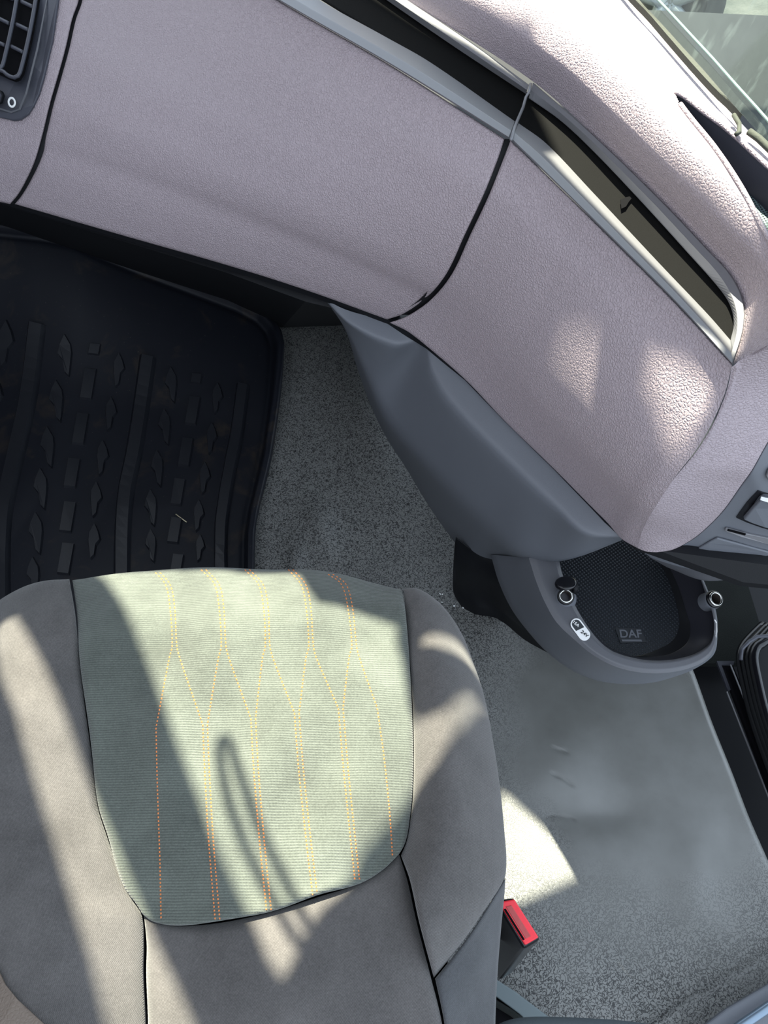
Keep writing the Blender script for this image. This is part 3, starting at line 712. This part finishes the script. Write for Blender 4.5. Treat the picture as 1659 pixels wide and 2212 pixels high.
# ------------------------------------------------------------------ passenger seat
seat = thing('passenger_seat', 'dark grey cloth passenger seat with ribbed centre and orange stitching', 'seat', (-.1, .15, 0))
def sz(x, y):     # cushion height over the photo position
    c = .505
    fr = max(0, 1-(y-1228)/70.) if y < 1298 else 0
    return c - .035*fr**1.8
lc = [(155, 1250), (165, 1330), (172, 1420), (185, 1530), (200, 1640), (213, 1745), (232, 1805), (259, 1882), (285, 1938), (308, 1975)]
rc = [(868, 1272), (875, 1320), (882, 1400), (888, 1480), (892, 1560), (893, 1640), (891, 1717), (886, 1766), (878, 1813), (862, 1842)]
tc_ = [(155, 1250), (300, 1235), (420, 1228), (550, 1226), (640, 1231), (700, 1238), (800, 1253), (868, 1272)]
bc = [(308, 1975), (331, 1990), (381, 1998), (464, 1993), (550, 1977), (616, 1959), (683, 1937), (769, 1909), (825, 1876), (862, 1842)]
def zc(l, dz=0): return [(x, y, sz(x, y)+dz) for x, y in l]
def front(x, y, s, t): return -.03*max(0, 1-t*9)**2
def soft_c(x, y):
    return .003*math.sin(x*.028+1)*math.sin((y-1200)*.011) + .0015*math.sin(x*.019+y*.021)
def stitch_sink(x, y): 
    return 0
centre = panel('centre_cushion', [(x, y, .475) for x, y in tc_], zc(bc), [(x, y, .5 if i > 0 else .495) for i, (x, y) in enumerate(lc[1:-1])], [(x, y, .5) for x, y in rc[1:-1]], M['weave'], seat, n=150, m=150, r=.007, skirt=.02, disp=soft_c,
               zf=lambda x, y, s, t: .012*math.sin(math.pi*s)*min(1, t*6)+.006*math.sin(math.pi*min(1, t)))
# left bolster
lo_ = [(-330, 1480, .40), (-330, 2400, .40)]
lb_top = [(-60, 1345, .44), (-20, 1310, .455), (20, 1283, .465), (60, 1264, .470), (100, 1254, .472), (150, 1251, .475)]
left_b = panel('side_bolster', lb_top, [(-330, 2420, .50), (0, 2420, .53), (200, 2420, .52), (318, 2420, .50)],
               [(-130, 1440, .43), (-210, 1600, .43), (-280, 1800, .43), (-320, 2100, .45)],
               [(163, 1330, .50), (171, 1420, .50), (184, 1530, .50), (199, 1640, .50), (212, 1745, .50), (231, 1807, .50), (258, 1884, .50), (284, 1940, .50), (307, 1980, .50), (311, 2040, .50), (310, 2100, .50), (315, 2212, .50)],
               M['bolster'], seat, n=100, m=150, r=.008, skirt=.06, zf=lambda x, y, s, t: .045*math.sin(math.pi*min(1, max(0, s)))*min(1, t*4+.1))
# right bolster
right_b = panel('side_bolster', [(872, 1272, .475), (895, 1270, .475), (920, 1280, .472), (950, 1302, .468)], [(866, 1848, .50), (885, 1900, .50), (905, 1990, .50), (937, 2112, .50)],
                [(876, 1320, .49), (883, 1400, .50), (889, 1480, .50), (893, 1560, .50), (894, 1640, .50), (892, 1717, .50), (887, 1766, .50), (879, 1815, .50)],
                [(975, 1332, .465), (1003, 1380, .46), (1022, 1430, .455), (1045, 1500, .455), (1065, 1600, .455), (1080, 1700, .455), (1090, 1800, .455), (1094, 1860, .46), (1088, 1904, .465), (1050, 1962, .48), (1000, 2035, .49)],
                M['bolster'], seat, n=80, m=130, r=.009, skirt=.07, zf=lambda x, y, s, t: .030*math.sin(math.pi*min(1, max(0, s)))*min(1, t*4+.1))
rear = panel('rear_cushion', [(311, 1977, .498), (331, 1991, .50), (381, 2000, .50), (464, 1995, .50), (550, 1979, .50), (616, 1961, .50), (683, 1939, .50), (769, 1911, .50), (829, 1877, .50), (862, 1845, .498)],
             [(322, 2420, .49), (600, 2420, .49), (980, 2420, .49)], [(317, 2040, .50), (316, 2100, .50), (320, 2212, .50)], [(880, 1902, .50), (900, 1992, .50), (931, 2112, .50), (955, 2212, .50)],
             M['bolster'], seat, n=100, m=90, r=.008, skirt=.02, zf=lambda x, y, s, t: .018*math.sin(math.pi*s)*math.sin(math.pi*min(1, t+.1)))
side_c = panel('side_panel', [(940, 2114, .50), (1001, 2037, .488), (1051, 1963, .477), (1092, 1896, .462)], [(985, 2420, .49), (1030, 2420, .45), (1068, 2420, .42)], [(960, 2212, .50)], [(1090, 1930, .45), (1083, 2000, .44), (1075, 2100, .43), (1070, 2212, .43)],
               M['bolster_dark'], seat, n=40, m=50, r=.006, skirt=.10)
ll = slab('corner_facing', [(-60, 2040), (0, 2098), (14, 2128), (40, 2160), (70, 2188), (105, 2220), (140, 2260), (-60, 2320)], M['tan'], seat, .003, .001, [left_b], .5)
# hidden base of the seat
x0, x1 = -.50, .085
boxes('seat_base', [((-.40, -.25, .16), (.06, .30, .42)), ((-.33, -.2, 0.0), (.0, .22, .16))], M['black'], seat, .01)
# orange stitching
cush = [centre]
tops = [(345, 377), (450, 483), (545, 578), (640, 672), (725, 765)]
tx0 = [(335, 362, 372, 377), (440, 468, 478, 483), (534, 563, 574, 578), (628, 655, 666, 672), (714, 742, 756, 765)]
mid = [(337, 1572), (443, 1565), (547, 1552), (641, 1540), (736, 1530), (815, 1530)]
low_ = [[(337, 1572), (340, 1700), (345, 1850), (348, 1988)], [(443, 1565), (447, 1660), (456, 1820), (470, 1990)], [(547, 1552), (553, 1660), (566, 1820), (581, 1970)],
        [(641, 1540), (650, 1660), (667, 1820), (681, 1938)], [(736, 1530), (747, 1660), (762, 1810), (772, 1904)], [(815, 1530), (830, 1640), (842, 1760), (848, 1852)]]
lines = []
for i in range(5):
    a, b, c, d = tx0[i]
    for sgn in (-1, 1):
        w = 5*sgn; j = i if sgn < 0 else i+1
        tgt = mid[j]; off_ = (5 if sgn < 0 else -5) if 0 < j < 5 else 0
        lines.append([(a+w, 1229+ (2 if i < 4 else 12)), (b+w, 1262), (c+w, 1310), (d+w, 1395), (d+w*2.2, 1420), (tgt[0]+off_, tgt[1])])
for j in range(6):
    if j in (0, 5): lines.append(low_[j])
    else:
        for w in (-5, 5): lines.append([(x+w, y) for x, y in low_[j]])
vs = []; fs = []
for L in lines:
    tot = sum(math.hypot(b[0]-a[0], b[1]-a[1]) for a, b in zip(L, L[1:]))
    nst = int(tot/8.2)
    pts = resample(L, [k_/(nst*2) for k_ in range(nst*2+1)])
    for k_ in range(nst):
        a, b = pts[2*k_], pts[2*k_+1]
        h1 = BVH[centre.name].ray_cast(CAM, ray(*a).normalized()); h2 = BVH[centre.name].ray_cast(CAM, ray(*b).normalized())
        if h1[0] is None or h2[0] is None: continue
        nrm = h1[1] if h1[1].dot(ray(*a)) < 0 else -h1[1]
        t = (h2[0]-h1[0]).normalized(); sdv = t.cross(nrm)*.00065; b0 = len(vs)
        for p_ in (h1[0], (h1[0]+h2[0])/2, h2[0]):
            hh = .0009 if p_ is not h1[0] and p_ is not h2[0] else .0
            vs += [p_-sdv+nrm*.0001, p_+nrm*(.0004+hh), p_+sdv+nrm*.0001]
        fs += [(b0, b0+1, b0+4, b0+3), (b0+1, b0+2, b0+5, b0+4), (b0+3, b0+4, b0+7, b0+6), (b0+4, b0+5, b0+8, b0+7)]
mesh('stitching', vs, fs, M['thread'], seat, smooth=False)

# ------------------------------------------------------------------ seat belt buckle
bk = thing('seat_belt_buckle', 'black seat belt buckle with red release button beside the seat', 'buckle', W(1100, 2090, .25))
zt, zb = .40, .24
A = [W(1068, 1945, zt), W(1110, 1938, zt), W(1168, 2028, zt), W(1132, 2050, zt)]
dn = (W(1085, 2110, zb)-W(1132, 2050, zt))
vs = A + [a_ + dn*1.15 for a_ in A]
hb = mesh('buckle_housing', vs, [(0, 1, 2, 3), (7, 6, 5, 4), (0, 4, 5, 1), (1, 5, 6, 2), (2, 6, 7, 3), (3, 7, 4, 0)], M['black_gloss'], bk, smooth=False)
m_ = hb.modifiers.new('bevel', 'BEVEL'); m_.width = .003; m_.segments = 3
nrm = (A[1]-A[0]).cross(A[3]-A[0]).normalized()
if nrm.z < 0: nrm = -nrm
def qd(u, v, h): return A[0]*(1-u)*(1-v)+A[1]*u*(1-v)+A[2]*u*v+A[3]*(1-u)*v + nrm*h
def redp(name, u0, u1, v0, v1, h0, h1, mat, par):
    q0 = [qd(u0, v0, h0), qd(u1, v0, h0), qd(u1, v1, h0), qd(u0, v1, h0)]; q1 = [qd(u0, v0, h1), qd(u1, v0, h1), qd(u1, v1, h1), qd(u0, v1, h1)]
    o = mesh(name, q0+q1, [(3, 2, 1, 0), (4, 5, 6, 7)]+[(i, (i+1) % 4, 4+(i+1) % 4, 4+i) for i in range(4)], mat, par, smooth=False)
    m_ = o.modifiers.new('bevel', 'BEVEL'); m_.width = .0012; m_.segments = 2; return o
rb = redp('release_button', .12, .93, .05, .95, -.004, .004, M['red'], bk)
rb2 = redp('button_dish', .30, .62, .16, .86, .003, .0046, simple('scuffed red', (.42, .06, .06), .6, grain=.5, gs=300, var=.4), rb)
redp('buckle_slot', .15, .27, .2, .86, .003, .0044, M['deep'], bk)
redp('belt_stalk', .3, .7, .4, .7, -.30, -.12, M['black'], bk)

# seat rail and sleeper-side items at the bottom edge
ra = thing('seat_rail', 'grey steel seat rail on the floor behind the buckle', 'rail', W(1120, 2160, 0))
slab('rail_cover', [(1040, 2090, .04), (1075, 2118, .04), (1110, 2140, .04), (1160, 2178, .04), (1230, 2230, .04), (1190, 2260, .04), (1120, 2190, .04), (1040, 2130, .04)], simple('rail grey', (.11, .14, .15), .45), ra, .006, 0, bevel=.002)
slab('rail_gap', [(1040, 2115, .035), (1120, 2185, .035), (1190, 2260, .035), (1040, 2300, .035)], M['deep'], ra, .004, 0)
tube('rail_rod', [W(x, y, .045) for x, y in ((1040, 2140), (1072, 2168), (1105, 2188), (1150, 2222))], .004, M['carpet'], ra)
bn = panel('bunk_cushion', [(1035, 2290, .42), (1066, 2222, .42), (1100, 2203, .42), (1160, 2196, .42), (1300, 2201, .42), (1390, 2210, .42), (1460, 2225, .42), (1520, 2290, .42)], [(1035, 2420, .40), (1520, 2420, .40)], [], [], simple('bunk cloth', (.060, .075, .085), .9, grain=.5, gs=700), None, n=60, m=16, r=.02, skirt=.015)
tag(bn, 'slate grey padded cushion edge low in the photo, behind the seat rail', 'cushion')
bl = thing('bunk_plinth', 'dark bunk base panel with blue grey metal edge in the lower right corner', 'bunk base', W(1600, 2200, 0))  # base panel below the bunk
slab('base_panel', [(1480, 2240, .06), (1560, 2180, .06), (1659, 2122, .06), (1850, 2010, .06), (1900, 2350, .06), (1480, 2380, .06)], M['slate'], bl, .01, 0, bevel=.003)
tube('metal_edge', [W(x, y, .085) for x, y in ((1540, 2262), (1600, 2216), (1659, 2176), (1720, 2140), (1840, 2068))], .006, simple('blue grey steel', (.20, .26, .33), .3, .6), bl)

# ------------------------------------------------------------------ driver side
ds = thing('driver_seat_base', 'black driver seat base with bellows and slide rails across the cab', 'seat base', W(1620, 1600, -.28))
for k_, (dx, dz) in enumerate(((0, 0), (10, .006), (19, .012), (28, .018))):
    pts = [(1650+dx, 1350+dx*.2), (1622+dx, 1378+dx*.3), (1606+dx, 1398), (1600+dx, 1420), (1606+dx, 1460), (1625+dx, 1540), (1659+dx, 1640), (1720+dx, 1800)]
    ws = [W(x, y, -.12+dz*2) for x, y in [(q[0], q[1]) for q in resample(pts, [i/50 for i in range(51)])]]
    tube('bellows_fold', ws, .009, M['black_gloss'], ds)
tube('grab_bar', [W(x, y, -.06) for x, y in ((1720, 1370), (1659, 1374), (1636, 1375), (1618, 1386), (1602, 1402), (1600, 1425))], .0035, M['vent'], ds)
slab('bellows_body', [(1605, 1400, -.16), (1640, 1372, -.16), (1800, 1370, -.16), (1900, 1900, -.16), (1740, 1860, -.16), (1640, 1600, -.16), (1610, 1480, -.16)], M['black'], ds, .03, 0)
tube('slide_rail', [W(1578, 1436, -.18), W(1800, 1990, -.18)], .0016, M['silver'], ds)
tube('slide_rail', [W(1570, 1494, -.18), W(1740, 1925, -.18)], .0016, M['silver'], ds)
slab('rail_bracket', [(1546, 1430, -.19), (1584, 1430, -.19), (1582, 1438, -.19), (1556, 1438, -.19), (1576, 1492, -.19), (1570, 1494, -.19)], M['vent'], ds, .006, 0)
slab('rail_channel', [(1556, 1440, -.20), (1582, 1440, -.20), (1820, 2010, -.20), (1770, 2010, -.20)], M['black_gloss'], ds, .004, 0)
cpt = slab('carpet', [(1380, 1180, -.27), (1580, 1180, -.27), (1640, 1380, -.27), (1620, 1440, -.27), (1440, 1440, -.27)], M['carpet'], None, .02, 0)
tag(cpt, 'dark worn carpet in the driver footwell beyond the storage tray', 'carpet')

# ------------------------------------------------------------------ windscreen
wsn = bpy.data.objects.new('window_1', None); COL.objects.link(wsn); wsn.location = W(1450, 60, .865); tag(wsn, kind='structure')
sealL = [(1020, -400), (1356, 0), (1398, 44), (1432, 84), (1496, 158), (1546, 212), (1583, 246), (1597, 262)]
sealR = [(1050, -420), (1381, 0), (1427, 49), (1472, 99), (1521, 153), (1570, 210), (1600, 244), (1614, 258)]
base_l = [W(x, y, .871) for x, y in resample(sealL, [i/40 for i in range(41)])]
base_r = [W(x, y, .878) for x, y in resample(sealR, [i/40 for i in range(41)])]
n0 = len(base_l); vs = base_l + [p+Vector((0, 0, .006)) for p in base_l] + base_r; fs = []
for i in range(n0-1): fs += [(i, i+1, n0+i+1, n0+i), (n0+i, n0+i+1, 2*n0+i+1, 2*n0+i)]
sl = mesh('window_seal', vs, fs, M['seal'], wsn, smooth=False)
tube('window_seal', [W(x, y, .874) for x, y in ((1585, 248), (1597, 268), (1597, 286), (1590, 290))], .002, M['seal'], wsn)
tube('window_seal', [W(x, y, .874) for x, y in ((1618, 284), (1640, 300), (1665, 324), (1800, 440))], .003, M['seal'], wsn)
# the pane rises, leaning outwards at its foot, from the seal
upv = Vector((.30, -.04, .95)).normalized()
gfoot = [W(x, y, .872) for x, y in ((1050, -420), (1381, 0), (1427, 49), (1472, 99), (1521, 153), (1570, 210), (1600, 244), (1616, 262), (1640, 290), (1700, 345), (1900, 520))]
vs = gfoot + [p + Vector((.75, 1.0, .35))*.0 + upv*.95 for p in gfoot]
# keep the sight line through the glass: foot line forward, top further out over the bonnet
n0 = len(gfoot); fs = [(i, i+1, n0+i+1, n0+i) for i in range(n0-1)]
pane = mesh('window_glass', vs, fs, M['glass'], wsn)
edgepts = [p + upv*.012 for p in gfoot]
tube('glass_edge', edgepts, .0012, simple('ground glass edge', (.22, .34, .31), .2), wsn)

# yard outside
yd_ = boxes('ground', [((-8, -8, -1.75), (14, 16, -1.65))], M['yard']); tag(yd_, kind='structure')
wh = thing('vehicle_wheel', 'pale alloy wheel of a parked vehicle outside the windscreen', 'wheel', W(1445, 5, -1.35))
wc = W(1445, 5, -1.35); s_ = (wc-CAM).length/F; wax = (CAM-wc).normalized()
wax = Vector((wax.x, wax.y, .35)).normalized()
lathe('tyre', [(62*s_, -.1), (86*s_, -.1), (92*s_, -.05), (92*s_, .05), (86*s_, .1), (62*s_, .1)], wc, wax, M['tyre'], wh)
lathe('rim', [(62*s_, -.05), (62*s_, .09), (56*s_, .08), (54*s_, .0), (0, -.02)], wc, wax, M['tyre'], wh)
xx = wax.orthogonal().normalized(); yy = wax.cross(xx)
for k_ in range(7):
    a = 2*math.pi*k_/7; dd = xx*math.cos(a)+yy*math.sin(a)
    tube('spoke', [wc+wax*.07, wc+dd*56*s_+wax*.07], [12*s_, 6*s_], M['alloy'], wh)

# crumbs by the seat
cb = bmesh.new()
for _ in range(9):
    x, y = random.uniform(940, 1005), random.uniform(1280, 1320)
    p_, n_ = hit(x, y, [floor], 0)
    bmesh.ops.create_icosphere(cb, subdivisions=1, radius=random.uniform(.0008, .002), matrix=Matrix.Translation(p_+Vector((0, 0, .001))))
me = bpy.data.meshes.new('crumbs'); cb.to_mesh(me); cb.free()
tag(link('crumbs', me, M['white']), 'white crumbs scattered on the floor near the tray pedestal', 'crumbs', kind='stuff')

# ------------------------------------------------------------------ unseen roof sheet added as a gobo, openings cut to shape the sun patches
RZ2 = 1.9
def up_to_roof(p): return p + SUN*((RZ2-p.z)/SUN.z)
seats = [centre, left_b, right_b, rear, side_c]
LITSEAT = [
 [(-10, 1375), (5, 1340), (33, 1326), (60, 1366), (99, 1439), (133, 1515), (166, 1614), (199, 1700), (240, 1793), (306, 1952), (331, 2018), (381, 2121), (421, 2212), (455, 2300), (250, 2300), (232, 2212), (199, 2075), (166, 1975), (133, 1866), (109, 1790), (83, 1710), (60, 1631), (33, 1531), (0, 1452)],
 [(209, 1243), (232, 1256), (259, 1293), (285, 1346), (315, 1419), (348, 1505), (381, 1598), (424, 1705), (457, 1800), (491, 1872), (524, 1942), (550, 2000), (576, 2065), (600, 2101), (616, 2106), (640, 2060), (655, 2020), (699, 1959), (736, 1912), (765, 1876), (782, 1833), (815, 1799), (848, 1766), (888, 1720),
  (915, 1681), (941, 1648), (964, 1608), (998, 1565), (1041, 1518), (1047, 1498), (1014, 1498), (964, 1525), (915, 1548), (895, 1551), (885, 1531), (868, 1432), (855, 1386), (858, 1349), (815, 1333), (762, 1313), (683, 1296), (663, 1270), (640, 1236)],
 [(906, 1379), (925, 1366), (964, 1368), (996, 1385), (1020, 1419), (1032, 1455), (1010, 1430), (981, 1409), (948, 1401), (918, 1397)],
 [(930, 1625+0), (931, 1625), (930, 1626)],
]
holes = []
for L in LITSEAT[:3]: holes.append([up_to_roof(hit(x, y, seats, .46)[0]) for x, y in L])
# front of the seat patch runs on past the nose of the cushion
fl = [(1080, 1706), (1098, 1716), (1150, 1762), (1190, 1805), (1225, 1855), (1252, 1897), (1180, 1925), (1080, 1965), (1060, 1968)]
holes.append([up_to_roof(W(x, y, 0)) for x, y in fl])
dl = [(640, -230), (720, -85), (905, 35), (1020, 103), (1150, 190), (1205, 302), (1178, 335), (1215, 380), (1330, 500), (1460, 630), (1590, 775), (1616, 690), (1600, 640), (1650, 590), (1720, 560), (1760, 540), (1760, 430), (1625, 262), (1500, 130), (1390, 0), (1200, -230)]
holes.append([up_to_roof(W(x, y, .80)) for x, y in dl])
holes.append([up_to_roof(hit(x, y, [corner], .75)[0]) for x, y in [(1375, 762), (1420, 768), (1470, 782), (1515, 800), (1545, 835), (1525, 890), (1490, 940), (1458, 955), (1430, 900), (1410, 840)]])
def spans(y, P):
    xs = []
    for a_, b_ in zip(P, P[1:]+P[:1]):
        if (a_.y > y) != (b_.y > y): xs.append(a_.x + (b_.x-a_.x)*(y-a_.y)/(b_.y-a_.y))
    xs.sort(); return list(zip(xs[::2], xs[1::2]))
vs = []; fs = []; X0, X1, Y0, Y1, ST = -.95, .58, .45, 2.05, .004
y = Y0
while y < Y1:
    iv = sorted(sp_ for h_ in holes for sp_ in spans(y+ST/2, h_)); cur = X0; out_ = []
    for a_, b_ in iv:
        if a_ > cur: out_.append((cur, min(a_, X1)))
        cur = max(cur, b_)
    if cur < X1: out_.append((cur, X1))
    for a_, b_ in out_:
        for z_ in (0, .008):
            n0 = len(vs); vs += [Vector((a_, y, RZ2+z_)), Vector((b_, y, RZ2+z_)), Vector((b_, y+ST, RZ2+z_)), Vector((a_, y+ST, RZ2+z_))]; fs.append((n0, n0+1, n0+2, n0+3))
    y += ST
gobo = mesh('roof_gobo', vs, fs, M['gobo_mat'], None, smooth=False); tag(gobo, kind='structure')
# hanging cord whose loop shades the seat
loop = [(498, 1745), (484, 1690), (476, 1640), (474, 1605), (482, 1592), (494, 1600), (510, 1650), (535, 1720), (565, 1800), (600, 1870), (640, 1950), (665, 2000)]
loop2 = [(498, 1745), (530, 1830), (565, 1900), (600, 1965), (632, 2020), (655, 2050)]
for nm, L in (('hanging_cord', loop), ('hanging_cord', loop2)):
    pts = [up_to_roof(hit(x, y, seats, .5)[0]) for x, y in [q for q in resample(L, [i/40 for i in range(41)])]]
    pts = [p_ - SUN*.25 for p_ in pts]
    o = tube(nm, pts, .0045, M['black'])
    tag(o, 'black cord hanging overhead near the roof' + (', the longer looped one' if L is loop else ', the shorter straight one'), 'cord')
